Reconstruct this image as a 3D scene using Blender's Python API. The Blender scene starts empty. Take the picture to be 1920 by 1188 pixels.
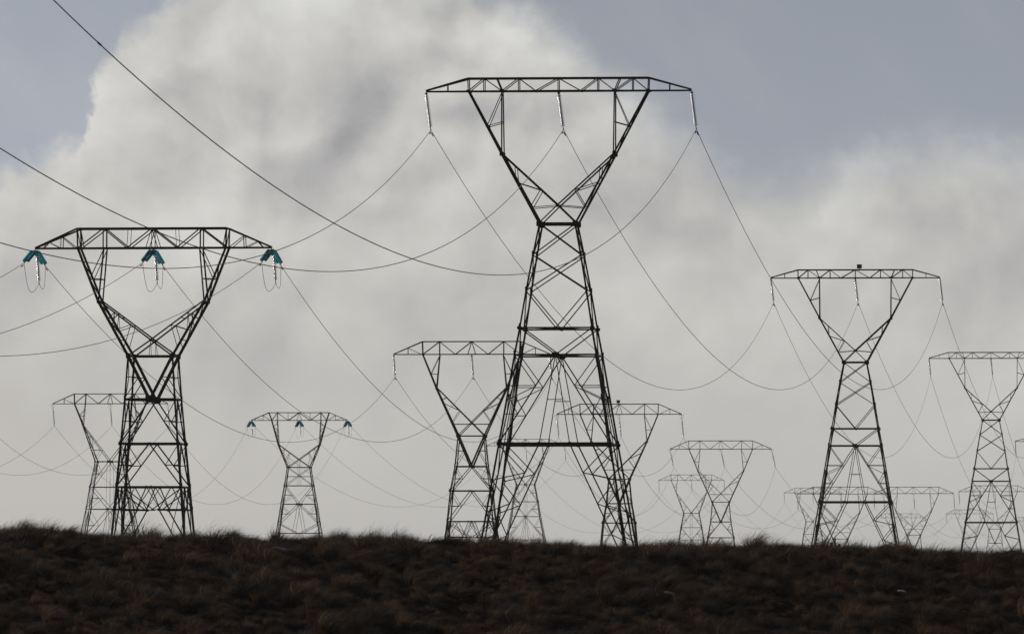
import bpy, math, random
import numpy as np
from mathutils import Vector, Matrix
random.seed(7); rng = np.random.default_rng(7)
S = bpy.context.scene; COL = S.collection
R = math.radians
F = 17920.0                      # focal length in photo pixels (1920 wide)
HZ = 1150.0                      # photo row of the eye-level line
PITCH = math.atan((HZ-594)/F); CP, SP = math.cos(PITCH), math.sin(PITCH)

def W(px, py, d):
    a = (px-960)/F; b = (594-py)/F
    r = Vector((a, CP-b*SP, SP+b*CP)); return r*(d/r.y)

# ------------------------------------------------------------------ materials
def mat(name):
    m = bpy.data.materials.new(name); m.use_nodes = True
    nt = m.node_tree; return m, nt, nt.nodes['Principled BSDF']

def steel(name, c0, c1, rough=.62, metal=.35):
    m, nt, p = mat(name); N, L = nt.nodes, nt.links
    tc = N.new('ShaderNodeTexCoord'); no = N.new('ShaderNodeTexNoise'); no.inputs['Scale'].default_value = 2.3; no.inputs['Detail'].default_value = 6
    cr = N.new('ShaderNodeValToRGB'); cr.color_ramp.elements[0].position = .35; cr.color_ramp.elements[1].position = .7
    cr.color_ramp.elements[0].color = (*c0, 1); cr.color_ramp.elements[1].color = (*c1, 1)
    L.new(tc.outputs['Object'], no.inputs['Vector']); L.new(no.outputs['Fac'], cr.inputs['Fac']); L.new(cr.outputs['Color'], p.inputs['Base Color'])
    p.inputs['Roughness'].default_value = rough; p.inputs['Metallic'].default_value = metal
    return m
M_STEEL = steel('weathered_steel', (.075, .062, .045), (.13, .11, .085))
M_HARD = steel('dark_fittings', (.03, .028, .026), (.05, .046, .04))
M_WIRE = steel('aged_cable', (.06, .055, .05), (.09, .085, .075), .6, .4)
M_BOX = steel('painted_box', (.035, .022, .016), (.06, .035, .022), .7, 0)
M_WOOD = steel('grey_wood', (.03, .025, .02), (.06, .05, .04), .9, 0)
M_STONE = steel('pale_stone', (.3, .28, .27), (.5, .47, .45), .9, 0)

def glass(name, col, clear, wt, wc, rough):
    """toughened glass: part gloss, part scattering, part see-through"""
    m, nt, p = mat(name); N, L = nt.nodes, nt.links; N.remove(p)
    gl = N.new('ShaderNodeBsdfGlossy'); gl.inputs['Roughness'].default_value = rough; gl.inputs['Color'].default_value = (.9, .9, .9, 1)
    tr = N.new('ShaderNodeBsdfTranslucent'); tp = N.new('ShaderNodeBsdfTransparent'); tp.inputs['Color'].default_value = (*clear, 1)
    no = N.new('ShaderNodeTexNoise'); no.inputs['Scale'].default_value = 9
    cr = N.new('ShaderNodeValToRGB'); cr.color_ramp.elements[0].color = (*[c*.7 for c in col], 1); cr.color_ramp.elements[1].color = (*col, 1)
    L.new(no.outputs['Fac'], cr.inputs['Fac']); L.new(cr.outputs['Color'], tr.inputs['Color'])
    m1 = N.new('ShaderNodeMixShader'); m1.inputs['Fac'].default_value = wt; L.new(gl.outputs[0], m1.inputs[1]); L.new(tr.outputs[0], m1.inputs[2])
    m2 = N.new('ShaderNodeMixShader'); m2.inputs['Fac'].default_value = wc; L.new(m1.outputs[0], m2.inputs[1]); L.new(tp.outputs[0], m2.inputs[2])
    L.new(m2.outputs[0], N['Material Output'].inputs['Surface'])
    return m
M_DISC = glass('clear_glass', (.92, .93, .93), (.95, .97, .97), .66, .18, .19)
M_TEAL = glass('teal_glass', (.12, .43, .45), (.45, .78, .80), .93, .5, .3)

# ------------------------------------------------------------------ mesh helper
class MB:
    def __init__(s): s.v = []; s.f = []; s.m = []
    def add(s, vs, fs, mi=0):
        o = len(s.v); s.v += [tuple(v) for v in vs]; s.f += [tuple(i+o for i in f) for f in fs]; s.m += [mi]*len(fs)
    def angle(s, a, b, w, flip=1):
        """rolled steel angle section from a to b"""
        a, b = Vector(a), Vector(b); d = b-a
        if d.length < 1e-4: return
        d.normalize(); ref = Vector((0, 1, 0)) if abs(d.y) < .9 else Vector((1, 0, 0))
        n1 = d.cross(ref).normalized(); n2 = d.cross(n1).normalized()*flip
        t = max(w*.16, .008)
        pr = [(0, 0), (w, 0), (w, t), (t, t), (t, w), (0, w)]
        vs = []
        for e in (a, b):
            for x, y in pr: vs.append(e+n1*(x-w*.5)+n2*(y-w*.5))
        fs = [(i, (i+1) % 6, (i+1) % 6+6, i+6) for i in range(6)]+[(5, 4, 3, 2, 1, 0), (6, 7, 8, 9, 10, 11)]
        s.add(vs, fs)
    def box(s, c, sx, sy, sz, mi=0, rot=None):
        c = Vector(c); vs = []
        for x in (-1, 1):
            for y in (-1, 1):
                for z in (-1, 1):
                    v = Vector((x*sx/2, y*sy/2, z*sz/2)); vs.append(c+(rot @ v if rot else v))
        s.add(vs, [(0, 1, 3, 2), (4, 6, 7, 5), (0, 4, 5, 1), (2, 3, 7, 6), (0, 2, 6, 4), (1, 5, 7, 3)], mi)
    def plate(s, c, w, h, t, axis='y', mi=0):
        """gusset plate: an irregular octagon with a thickness"""
        c = Vector(c); vs = []
        pts = [(-.5, -.28), (-.3, -.5), (.3, -.5), (.5, -.28), (.5, .28), (.3, .5), (-.3, .5), (-.5, .28)]
        for k in (-1, 1):
            for x, z in pts:
                vs.append(c+(Vector((x*w, k*t/2, z*h)) if axis == 'y' else Vector((k*t/2, x*w, z*h))))
        fs = [tuple(range(8))[::-1], tuple(range(8, 16))]+[(i, (i+1) % 8, (i+1) % 8+8, i+8) for i in range(8)]
        s.add(vs, fs, mi)
    def tube(s, pts, r, n=6, mi=0):
        pts = [Vector(p) for p in pts]; vs = []; k = len(pts)
        for i, p in enumerate(pts):
            d = (pts[min(i+1, k-1)]-pts[max(i-1, 0)]).normalized()
            ref = Vector((0, 0, 1)) if abs(d.z) < .9 else Vector((1, 0, 0))
            n1 = d.cross(ref).normalized(); n2 = d.cross(n1).normalized()
            rr = r[i] if isinstance(r, (list, tuple)) else r
            for j in range(n):
                q = 2*math.pi*j/n; vs.append(p+(n1*math.cos(q)+n2*math.sin(q))*rr)
        fs = [(i*n+j, i*n+(j+1) % n, (i+1)*n+(j+1) % n, (i+1)*n+j) for i in range(k-1) for j in range(n)]
        fs += [tuple(range(n))[::-1], tuple(range((k-1)*n, k*n))]
        s.add(vs, fs, mi)
    def lathe(s, c, axis, prof, n=12, mi=0):
        c = Vector(c); ax = Vector(axis).normalized(); ref = Vector((0, 1, 0)) if abs(ax.y) < .8 else Vector((1, 0, 0))
        n1 = ax.cross(ref).normalized(); n2 = ax.cross(n1).normalized(); vs = []
        for r, h in prof:
            for j in range(n):
                q = 2*math.pi*j/n; vs.append(c+ax*h+(n1*math.cos(q)+n2*math.sin(q))*r)
        k = len(prof); fs = [(i*n+j, i*n+(j+1) % n, (i+1)*n+(j+1) % n, (i+1)*n+j) for i in range(k-1) for j in range(n)]
        fs += [tuple(range(n))[::-1], tuple(range((k-1)*n, k*n))]
        s.add(vs, fs, mi)
    def build(s, name, mats, parent=None, smooth=False):
        me = bpy.data.meshes.new(name); me.from_pydata(s.v, [], s.f)
        for m in (mats if isinstance(mats, (list, tuple)) else [mats]): me.materials.append(m)
        me.polygons.foreach_set('material_index', s.m)
        if smooth: me.polygons.foreach_set('use_smooth', [True]*len(s.f))
        me.update(); o = bpy.data.objects.new(name, me); COL.objects.link(o)
        if parent: o.parent = parent
        return o

def empty(name, loc):
    o = bpy.data.objects.new(name, None); o.location = loc; COL.objects.link(o); return o
def tag(o, label=None, cat=None, group=None, kind=None):
    if label: o['label'] = label
    if cat: o['category'] = cat
    if group: o['group'] = group
    if kind: o['kind'] = kind
    return o
def copy_tree(o, parent=None):
    c = o.copy(); COL.objects.link(c)
    if parent: c.parent = parent
    for ch in list(o.children): copy_tree(ch, c)
    return c

# ------------------------------------------------------------------ lattice pylons
def interp(x, xs, ys): return float(np.interp(x, xs, ys))

class Pylon:
    """a lattice pylon drawn on its front face in design units; u = metres per unit, y counts down from the crossarm's lower chord"""
    def __init__(s, u, foot, body, hd, arm_hd, arm_flat, sz=1.0):
        s.u, s.foot, s.sz = u, foot, sz
        s.by = [b[0] for b in body]; s.bx = [b[1] for b in body]        # leg half widths
        s.hy = [h[0] for h in hd]; s.hh = [h[1] for h in hd]            # half depths of the fork above the waist
        s.arm_hd, s.arm_flat = arm_hd, arm_flat
        s.parts = []
    def hw(s, y): return interp(y, s.by, s.bx)
    def hd(s, x, y):
        if y <= 0.001:
            ax = abs(x)
            return s.arm_hd if ax <= s.arm_flat[0] else interp(ax, s.arm_flat, (s.arm_hd, s.arm_hd*.12))
        if y < s.by[0]: return interp(y, s.hy, s.hh)
        return s.hw(y)*.96
    def P(s, x, y, k=-1, face=0):
        d = s.hd(x, y)*k; z = (s.foot-y)*s.u
        return Vector((x*s.u, d*s.u, z)) if face == 0 else Vector((d*s.u, x*s.u, z))
    def mem(s, mb, x1, y1, x2, y2, w, sides=False, both=True, ks=(-1, 1)):
        for face in ((0, 1) if sides else (0,)):
            for k in ks:
                mb.angle(s.P(x1, y1, k, face), s.P(x2, y2, k, face), w*s.sz, k)
                if both and (abs(x1) > 1e-6 or abs(x2) > 1e-6):
                    mb.angle(s.P(-x1, y1, k, face), s.P(-x2, y2, k, face), w*s.sz, -k)
    def tie(s, mb, x, y, w, x2=None, y2=None):
        x2 = x if x2 is None else x2; y2 = y if y2 is None else y2
        for sg in (-1, 1): mb.angle(s.P(sg*x, y, -1), s.P(sg*x2, y2, 1), w*s.sz)
    def begin(s, name): 
        mb = MB(); s.parts.append((name, mb)); return mb
    # pieces
    def crossarm(s, chords, lines, ties, wc, wl):
        mb = s.begin('crossarm')
        for l in chords: s.mem(mb, *l, wc)
        for l in lines: s.mem(mb, *l[:4], l[4] if len(l) > 4 else wl)
        for x, y in ties: s.tie(mb, x, y, wl*.8)
        tn = sorted(set(x for x, y in ties if y == 0))
        for a, b in zip(tn[:-1], tn[1:]): s.tie(mb, a, 0, wl*.6, b, 0)
        return mb
    def fork(s, lines, ties):
        for sg in (-1, 1):
            mb = s.begin('fork_arm')
            for x1, y1, x2, y2, w in lines:
                for k in (-1, 1): mb.angle(s.P(sg*x1, y1, k), s.P(sg*x2, y2, k), w*s.sz, k*sg)
            for x, y, x2, y2, w in ties: mb.angle(s.P(sg*x, y, -1), s.P(sg*x2, y2, 1), w*s.sz)
    def legs(s, w, wlow, ysplit):
        out = []
        for sx in (-1, 1):
            for sy in (-1, 1):
                mb = s.begin('leg')
                ys = [y for y in s.by]
                for a, b in zip(ys[:-1], ys[1:]):
                    f = lambda y: Vector((sx*s.hw(y)*s.u, sy*s.hw(y)*.96*s.u, (s.foot-y)*s.u))
                    pa, pb = f(a), f(b); ww = (w if b <= ysplit else wlow)*s.sz
                    # the angle's heel points outwards
                    d = (pb-pa).normalized(); n1 = Vector((-sx, 0, 0)); n2 = Vector((0, -sy, 0)); t = ww*.16
                    pr = [(0, 0), (ww, 0), (ww, t), (t, t), (t, ww), (0, ww)]; vs = []
                    for e in (pa, pb):
                        for x, y in pr: vs.append(e+n1*(x-ww*.3)+n2*(y-ww*.3))
                    mb.add(vs, [(i, (i+1) % 6, (i+1) % 6+6, i+6) for i in range(6)]+[(5, 4, 3, 2, 1, 0), (6, 7, 8, 9, 10, 11)])
                    # splice plates at the joints
                    if b != ys[-1]:
                        mb.box(pb+n1*(-ww*.3-.008)+n2*ww*.15, .014, ww*.9, .5, 0)
                        mb.box(pb+n2*(-ww*.3-.008)+n1*ww*.15, ww*.9, .014, .5, 0)
                fp = Vector((sx*s.hw(s.foot)*s.u, sy*s.hw(s.foot)*.96*s.u, 0))
                mb.box(fp+Vector((0, 0, -.35)), .5, .5, 1.0)     # footing block
                out.append(mb)
        return out
    def beam(s, y, w):
        mb = s.begin('cross_beam'); h = s.hw(y); s.mem(mb, -h, y, h, y, w, True, False)
        mb.angle(s.P(-h, y, -1), s.P(h, y, 1), w*.55*s.sz); mb.angle(s.P(h, y, -1), s.P(-h, y, 1), w*.55*s.sz)
    def panel(s, lines):
        mb = s.begin('bracing')
        for l in lines: s.mem(mb, *l, sides=True)
    def gussets(s, pts, sides=False):
        for x, y, w, h in pts:
            for sg in ((-1, 1) if x else (1,)):
                for k in (-1, 1):
                    mb = s.begin('gusset_plate')
                    mb.plate(s.P(sg*x, y, k)+Vector((0, k*.02, 0)), w*.82, h*.82, .025)
    def bolts(s, y0, y1, step=.44):
        """step bolts up one leg"""
        n = int((y1-y0)*s.u/step); L = []
        for i in range(n):
            y = y0+(i+.5)*step/s.u; p = s.P(s.hw(y), y, -1)
            mb = MB(); v = Vector((1, 0, 0)) if i % 2 == 0 else Vector((0, -1, 0))
            mb.tube([p, p+v*.17, p+v*.17+Vector((0, 0, .03))], .011, 5); L.append(mb)
        return L
    def make(s, name, boltspec=None, box=None):
        root = empty(name, (0, 0, 0)); k = 0
        for nm, mb in s.parts:
            o = mb.build(nm, M_STEEL, root)
            if nm == 'leg':
                if k == 2 and boltspec:
                    for b in s.bolts(*boltspec): b.build('step_bolt', M_STEEL, o)
                k += 1
        return root

def type_A():
    s = Pylon(1/32.05, 904, [(249.5, 34), (309, 45.5), (376, 57.3), (445.5, 68.3), (496, 77.3), (662.5, 104.5), (904, 145)],
              [(0, 16), (118, 27), (249.5, 33)], 16, (170, 250), .9)
    T = -24
    s.crossarm([(-250, 0, 0, 0), (-170, T, 0, T), (-250, -2, -170, T)],
               [(-170, T, -169, 0, .07), (-140, T, -140, 0), (-74.6, T, -74.6, 0), (0, T, 0, 0), (-209, -12, -209, 0, .05),
                (-169, 0, -140, T), (-140, T, -106, 0), (-106, 0, -74.6, T), (-74.6, T, -42.6, 0), (-42.6, 0, 0, T), (-116, T, -106, 0, .07)],
               [(250, 0), (209, 0), (169, 0), (140, 0), (106, 0), (74.6, 0), (42.6, 0), (0, 0), (170, T), (140, T), (74.6, T), (0, T)], .105, .062)
    s.fork([(169, 0, 106, 118, .12), (106, 118, 34, 249.5, .13), (106, 0, 105, 117, .085), (106, 3, 133, 66, .05), (133, 66, 105, 58, .05),
            (106, 118, 0, 215, .10), (0, 215, -33, 247, .08), (80, 143, 78, 170, .05), (76, 172, 33, 186, .055), (33, 188, 50, 217, .055), (48, 219, 0, 215, .05)],
           [(133, 66, 133, 66, .05), (106, 118, 106, 118, .06), (77, 172, 77, 172, .05), (50, 217, 50, 217, .05), (150, 35, 133, 66, .05), (133, 66, 106, 118, .05),
            (106, 118, 77, 172, .05), (77, 172, 50, 217, .05), (33, 187, 33, 187, .05), (0, 215, 0, 215, .05), (105, 58, 105, 58, .05)])
    s.legs(.115, .13, 450)
    for y, w in ((249.5, .15), (445.5, .105), (496, .11), (662.5, .17)): s.beam(y, w)
    h = s.hw
    s.panel([(-34, 250, 45.5, 309, .075), (-45.5, 309, 57.3, 376, .075), (57.3, 376, 0, 445.5, .07), (68.3, 445.5, 0, 496, .075)])
    ya = lambda y: 104.5*(y-496)/166.5
    yi = lambda y: 28.5*(y-496)/166.5
    s.panel([(0, 496, 104.5, 662.5, .08), (0, 496, 28.5, 662.5, .06), (-yi(580), 580, yi(580), 580, .05), (77.3, 496, ya(554), 554, .06), (ya(554), 554, h(554), 554, .055),
             (ya(556), 556, h(582), 582, .055), (h(570), 570, ya(607), 607, .055), (ya(607), 607, h(607), 607, .055)])
    dg = lambda y: 28.5+(143-28.5)*(y-662.5)/241.5
    s.panel([(28.5, 662.5, 143, 902, .085), (h(664), 664, dg(717), 717, .065), (dg(717), 717, h(731), 731, .065), (h(731), 731, dg(775), 775, .065), (dg(775), 775, h(791), 791, .065),
             (h(791), 791, dg(832), 832, .065), (dg(832), 832, h(845), 845, .06), (h(845), 845, dg(872), 872, .06)])
    s.gussets([(0, 496, .55, .36), (34, 249.5, .42, .46), (28.5, 662.5, .3, .26), (68.3, 445.5, .34, .26), (106, 118, .24, .36), (169, 0, .3, .2), (106, -1, .3, .2), (104.5, 662.5, .3, .26),
               (0, 445.5, .26, .2), (0, 215, .2, .24), (133, 66, .16, .22), (42.6, 0, .2, .13), (140, T, .2, .13), (74.6, T, .2, .13), (0, T, .2, .13)])
    return s.make('transmission_tower', (262, 800, .44))

def type_B(tension=False):
    if not tension:
        m = lambda y: y
        body = [(1.04, .167), (1.43, .204), (1.74, .258), (2.13, .295), (2.33, .32), (2.7, .365), (3.08, .41)]
        ar, T, sz, ft = .042, -.163, 1.0, 3.08; wf = .17
        hd = [(0, .042), (.43, .08), (1.04, .15)]
    else:
        m = lambda y: interp(y, [-1, 0, .42, .87, 1.04, 1.43, 1.74, 2.13, 2.33, 3.08], [-1, 0, .437, .772, .906, 1.268, 1.638, 2.0, 2.19, 3.08])
        body = [(.906, .19), (1.268, .213), (1.638, .243), (2.0, .275), (2.19, .29), (2.7, .335), (3.08, .37)]
        ar, T, sz, ft = .10, -.163, 1.15, 3.08; wf = .187
        hd = [(0, .10), (.43, .125), (.906, .165)]
    s = Pylon(7.8, ft, body, hd, ar, (.63, 1.0), sz)
    ln = [(-.63, T, -.625, 0, .09), (-.41, T, -.41, 0, .075), (-.625, 0, -.41, T), (-.41, T, -.21, 0), (-.21, 0, 0, T), (0, T, -.05, 0, .045)]
    if tension:
        ln += [(-.21, 0, -.2, T, .03), (0, T, 0, 0, .045), (-.63, T, -.6, 0, .05), (-.77, -.102, -.775, 0, .045), (-.775, -.1, -.65, 0, .045), (-.885, -.052, -.93, 0, .05), (-.885, -.052, -.78, 0, .035)]
    else:
        ln += [(-.815, -.081, -.815, 0, .05), (-.815, -.081, -.64, 0, .05)]
    s.crossarm([(-1, 0, 0, 0), (-.63, T, 0, T), (-1, -.004, -.63, T)], ln,
               [(1, 0), (.815, 0), (.625, 0), (.41, 0), (.21, 0), (0, 0), (.63, T), (.41, T), (0, T)], .10, .065)
    ff = .626-.176
    fk = [(.626, 0, ff, m(.43), .13), (ff, m(.43), wf, m(1.04), .15), (wf, m(1.04), .004, m(1.43), .17),
          (.405, 0, .445, m(.42), .085), (.41, .02, .52, m(.25), .05), (.52, m(.25), .425, m(.25), .05),
          (.45, m(.42), 0, m(.87), .085), (0, m(.87), -wf, m(1.04), .085)]
    def fx(y): return interp(y, [0, .43, 1.04], [.626, ff, wf])
    def ix(y): return interp(y, [.42, .87], [.45, 0])
    if not tension:
        fk += [(fx(.62), m(.62), ix(.72), m(.72), .05), (ix(.72), m(.72), fx(.87), m(.87), .05), (fx(.87), m(.89), 0, m(.89), .055), (fx(.58), m(.58), ix(.55), m(.55), .05)]
    else:
        fk += [(fx(.63), m(.63), ix(.56), m(.56), .05), (ix(.56), m(.56), fx(.72), m(.72), .04), (ix(.56), m(.56), ix(.56)-.004, m(.73), .03), (fx(.76), m(.76), ix(.7), m(.7), .04),
               (ix(.7), m(.7), fx(.95), m(.95), .04), (0, m(.87), 0.01, m(1.04), .028)]
    s.fork(fk, [(.52, m(.25), .52, m(.25), .05), (ff, m(.43), ff, m(.43), .06), (fx(.62), m(.62), fx(.62), m(.62), .05), (fx(.87), m(.87), fx(.87), m(.87), .05),
                (.57, m(.13), .52, m(.25), .05), (.52, m(.25), ff, m(.43), .05), (ff, m(.43), fx(.62), m(.62), .05), (fx(.62), m(.62), fx(.87), m(.87), .05),
                (.43, m(.25), .43, m(.25), .05), (ix(.62), m(.62), ix(.62), m(.62), .05), (0, m(.87), 0, m(.87), .05)])
    s.legs(.10, .13, m(1.74))
    for y, w in ((1.04, .09), (1.43, .12), (1.74, .11), (2.13, .10)): s.beam(m(y), w)
    h = lambda y: s.hw(m(y))
    v = lambda y: wf*(1.43-y)/.39
    s.panel([(h(1.23), m(1.23), v(1.23)+.01, m(1.23), .05), (h(1.06), m(1.06), v(1.23), m(1.23), .045), (h(1.42), m(1.42), v(1.23), m(1.23), .05)])
    s.panel([(0, m(1.43), h(1.74), m(1.74), .075), (h(1.44), m(1.44), h(1.74)*.5, m(1.585), .045), (h(1.74)*.5, m(1.585), h(1.585), m(1.585), .05), (h(1.74)*.5, m(1.585), h(1.73), m(1.70), .04)])
    s.panel([(0, m(1.74), h(2.13), m(2.13), .075), (h(1.75), m(1.75), h(2.13)*.5, m(1.935), .045), (h(2.13)*.5, m(1.935), h(1.935), m(1.935), .055)])
    s.panel([(h(2.33), m(2.33), .09, m(2.33), .09), (h(2.14), m(2.14), .03, m(2.33), .06), (.19, m(2.13), .09, m(2.33), .055), (.02, m(2.13), .1, m(2.33), .06), (-.02, m(2.13), .1, m(2.33), .045),
             (h(2.33), m(2.33), .2, m(2.14), .05), (.09, m(2.33), s.hw(m(2.33)+.42), m(2.33)+.42, .075), (.02, m(2.33), .16, m(2.33), .05), (h(2.14), m(2.14), .19, m(2.33)+.2, .04), (s.hw(m(2.33)+.44), m(2.33)+.44, 0, 3.04, .06)])
    s.gussets([(0, m(1.43), *((.72, .55) if tension else (.5, .36))), (wf, m(1.04), .36, .44), (0, m(1.74), .3, .2), (h(1.74), m(1.74), .34, .34), (.09, m(2.33), .28, .2), (ff, m(.43), .22, .4), (.625, 0, .26, .2), (.41, T, .26, .14), (0, T, .28, .15),
               (.21, 0, .2, .13), (0, m(.87), .2, .22), (.02, m(2.13), .2, .2)])
    return s.make('transmission_tower', (m(1.1), 2.6, .44) if tension else None)

def type_C():
    s = Pylon(7.8, 3.59, [(1.0, .236), (1.44, .32), (1.82, .378), (2.2, .452), (2.42, .497), (3.0, .61), (3.59, .72)],
              [(0, .045), (.35, .10), (1.0, .21)], .045, (.623, 1.0))
    T = -.17
    s.crossarm([(-1, 0, 0, 0), (-.623, T, 0, T), (-1, -.004, -.623, T)],
               [(-.623, T, -.62, 0, .09), (-.42, T, -.43, 0, .08), (-.62, 0, -.42, T), (-.42, T, -.206, 0), (-.206, 0, 0, T), (0, T, -.045, 0, .045), (-.8, -.08, -.8, 0, .05), (-.8, -.08, -.63, 0, .05)],
               [(1, 0), (.8, 0), (.62, 0), (.43, 0), (.206, 0), (0, 0), (.623, T), (.42, T), (0, T)], .095, .062)
    fx = lambda y: interp(y, [0, .35, .995], [.62, .475, .236]); ix = lambda y: interp(y, [.37, 1.0], [.47, 0])
    s.fork([(.62, 0, .475, .35, .13), (.475, .35, .236, .995, .14), (.43, 0, .466, .345, .08), (.44, .1, .535, .21, .05), (.535, .21, .45, .21, .05), (.47, .37, 0, .995, .085),
            (fx(.6), .6, ix(.55), .55, .05), (ix(.55), .55, fx(.8), .8, .045), (fx(.8), .8, ix(.8), .8, .05), (ix(.8), .8, fx(.97), .97, .045)],
           [(.535, .21, .535, .21, .05), (.475, .35, .475, .35, .06), (fx(.6), .6, fx(.6), .6, .05), (fx(.8), .8, fx(.8), .8, .05), (.58, .1, .535, .21, .05), (.535, .21, .475, .35, .05),
            (.475, .35, fx(.6), .6, .05), (fx(.6), .6, fx(.8), .8, .05), (fx(.8), .8, .24, .98, .05), (ix(.6), .6, ix(.6), .6, .05)])
    s.legs(.12, .14, 1.5)
    for y, w in ((1.0, .10), (1.44, .09), (1.82, .085), (2.42, .08)): s.beam(y, w)
    h = s.hw
    s.panel([(0, 1.0, h(1.44), 1.44, .07), (h(1.22), 1.22, .16, 1.22, .05), (h(1.02), 1.02, .16, 1.22, .045), (.03, 1.0, .03, 1.82, .03)])
    s.panel([(h(1.44), 1.44, 0, 1.82, .07), (h(1.63), 1.63, .16, 1.63, .05), (.16, 1.63, h(1.8), 1.8, .045)])
    s.panel([(0, 1.82, h(2.42), 2.42, .07), (h(2.1), 2.1, .235, 2.1, .05), (h(1.84), 1.84, .235, 2.1, .045), (.235, 2.1, h(2.3), 2.35, .045), (0, 1.82, .11, 2.42, .055), (0.02, 1.82, .02, 2.42, .03)])
    s.panel([(0, 2.42, h(3.0), 3.0, .07), (h(2.43), 2.43, 0, 3.0, .07), (h(3.0), 3.0, 0, 3.56, .07), (0, 3.0, h(3.58), 3.58, .07)])
    s.gussets([(0, 1.0, .55, .36), (0, 1.82, .4, .36), (.236, 1.0, .3, .4), (.475, .35, .2, .4), (h(1.44), 1.44, .26, .26), (.62, 0, .24, .2), (.42, T, .2, .13), (0, T, .22, .13)])
    return s.make('transmission_tower')

def type_E():
    s = Pylon(7.8, 3.59, [(.97, .234), (1.35, .29), (1.73, .355), (2.13, .415), (2.33, .445), (3.0, .54), (3.59, .63)],
              [(0, .09), (.5, .13), (.97, .21)], .09, (.624, 1.0), 1.1)
    T = -.16
    s.crossarm([(-1, 0, 0, 0), (-.624, T, 0, T), (-1, -.004, -.624, T)],
               [(-.624, T, -.569, 0, .11), (-.45, T, -.45, 0, .075), (-.569, 0, -.45, T), (-.45, T, -.226, 0), (-.226, 0, 0, T, .08), (-.226, 0, -.23, T, .035), (0, T, -.05, 0, .04), (0, T, .05, 0, .04),
                (-.75, -.105, -.75, 0, .045), (-.75, -.105, -.6, 0, .045), (-.88, -.05, -.93, 0, .045), (-.88, -.05, -.76, 0, .04)],
               [(1, 0), (.75, 0), (.569, 0), (.45, 0), (.226, 0), (0, 0), (.624, T), (.45, T), (0, T)], .095, .062)
    s.fork([(.569, 0, .43, .5, .13), (.43, .5, .234, .97, .14), (.45, 0, .42, .5, .09), (.455, .05, .53, .14, .045), (.53, .14, .45, .2, .045), (.45, .2, .495, .27, .045), (.495, .27, .43, .35, .045),
            (.42, .5, 0, .81, .10), (0, .81, -.234, .97, .09), (.37, .64, .31, .59, .045), (.31, .59, .32, .76, .035), (.29, .83, .2, .67, .04), (.2, .67, .25, .93, .035)],
           [(.53, .14, .53, .14, .05), (.43, .5, .43, .5, .06), (.35, .7, .35, .7, .05), (.53, .14, .43, .35, .05), (.43, .5, .35, .7, .05), (.35, .7, .25, .93, .05)])
    s.legs(.12, .14, 1.4)
    for y, w in ((.97, .11), (1.35, .10), (1.73, .10), (2.33, .09)): s.beam(y, w)
    h = s.hw
    s.panel([(-h(.97), .97, h(1.35), 1.35, .06), (-h(1.16), 1.16, h(1.16), 1.16, .05), (.02, .85, .02, 1.35, .03)])
    s.panel([(h(1.35), 1.35, 0, 1.73, .07), (h(1.54), 1.54, .15, 1.54, .05), (.15, 1.54, h(1.7), 1.7, .045)])
    s.panel([(0, 1.73, h(2.13), 2.13, .07), (h(1.93), 1.93, .2, 1.93, .05), (h(1.75), 1.75, .2, 1.93, .045), (0, 1.73, .11, 2.33, .05), (h(2.13), 2.13, .04, 2.33, .075)])
    s.panel([(0, 2.33, h(3.0), 3.0, .07), (h(2.35), 2.35, 0, 3.0, .07), (h(3.0), 3.0, 0, 3.56, .07), (0, 3.0, h(3.58), 3.58, .07)])
    s.gussets([(.03, 1.73, .34, .4), (.234, .97, .34, .4), (.43, .5, .22, .4), (.45, T, .34, .24), (h(1.35), 1.35, .3, .26), (.569, 0, .28, .24), (0, T, .24, .14), (0, 2.33, .26, .2)])
    return s.make('transmission_tower')

HALF = 7.8
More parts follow.
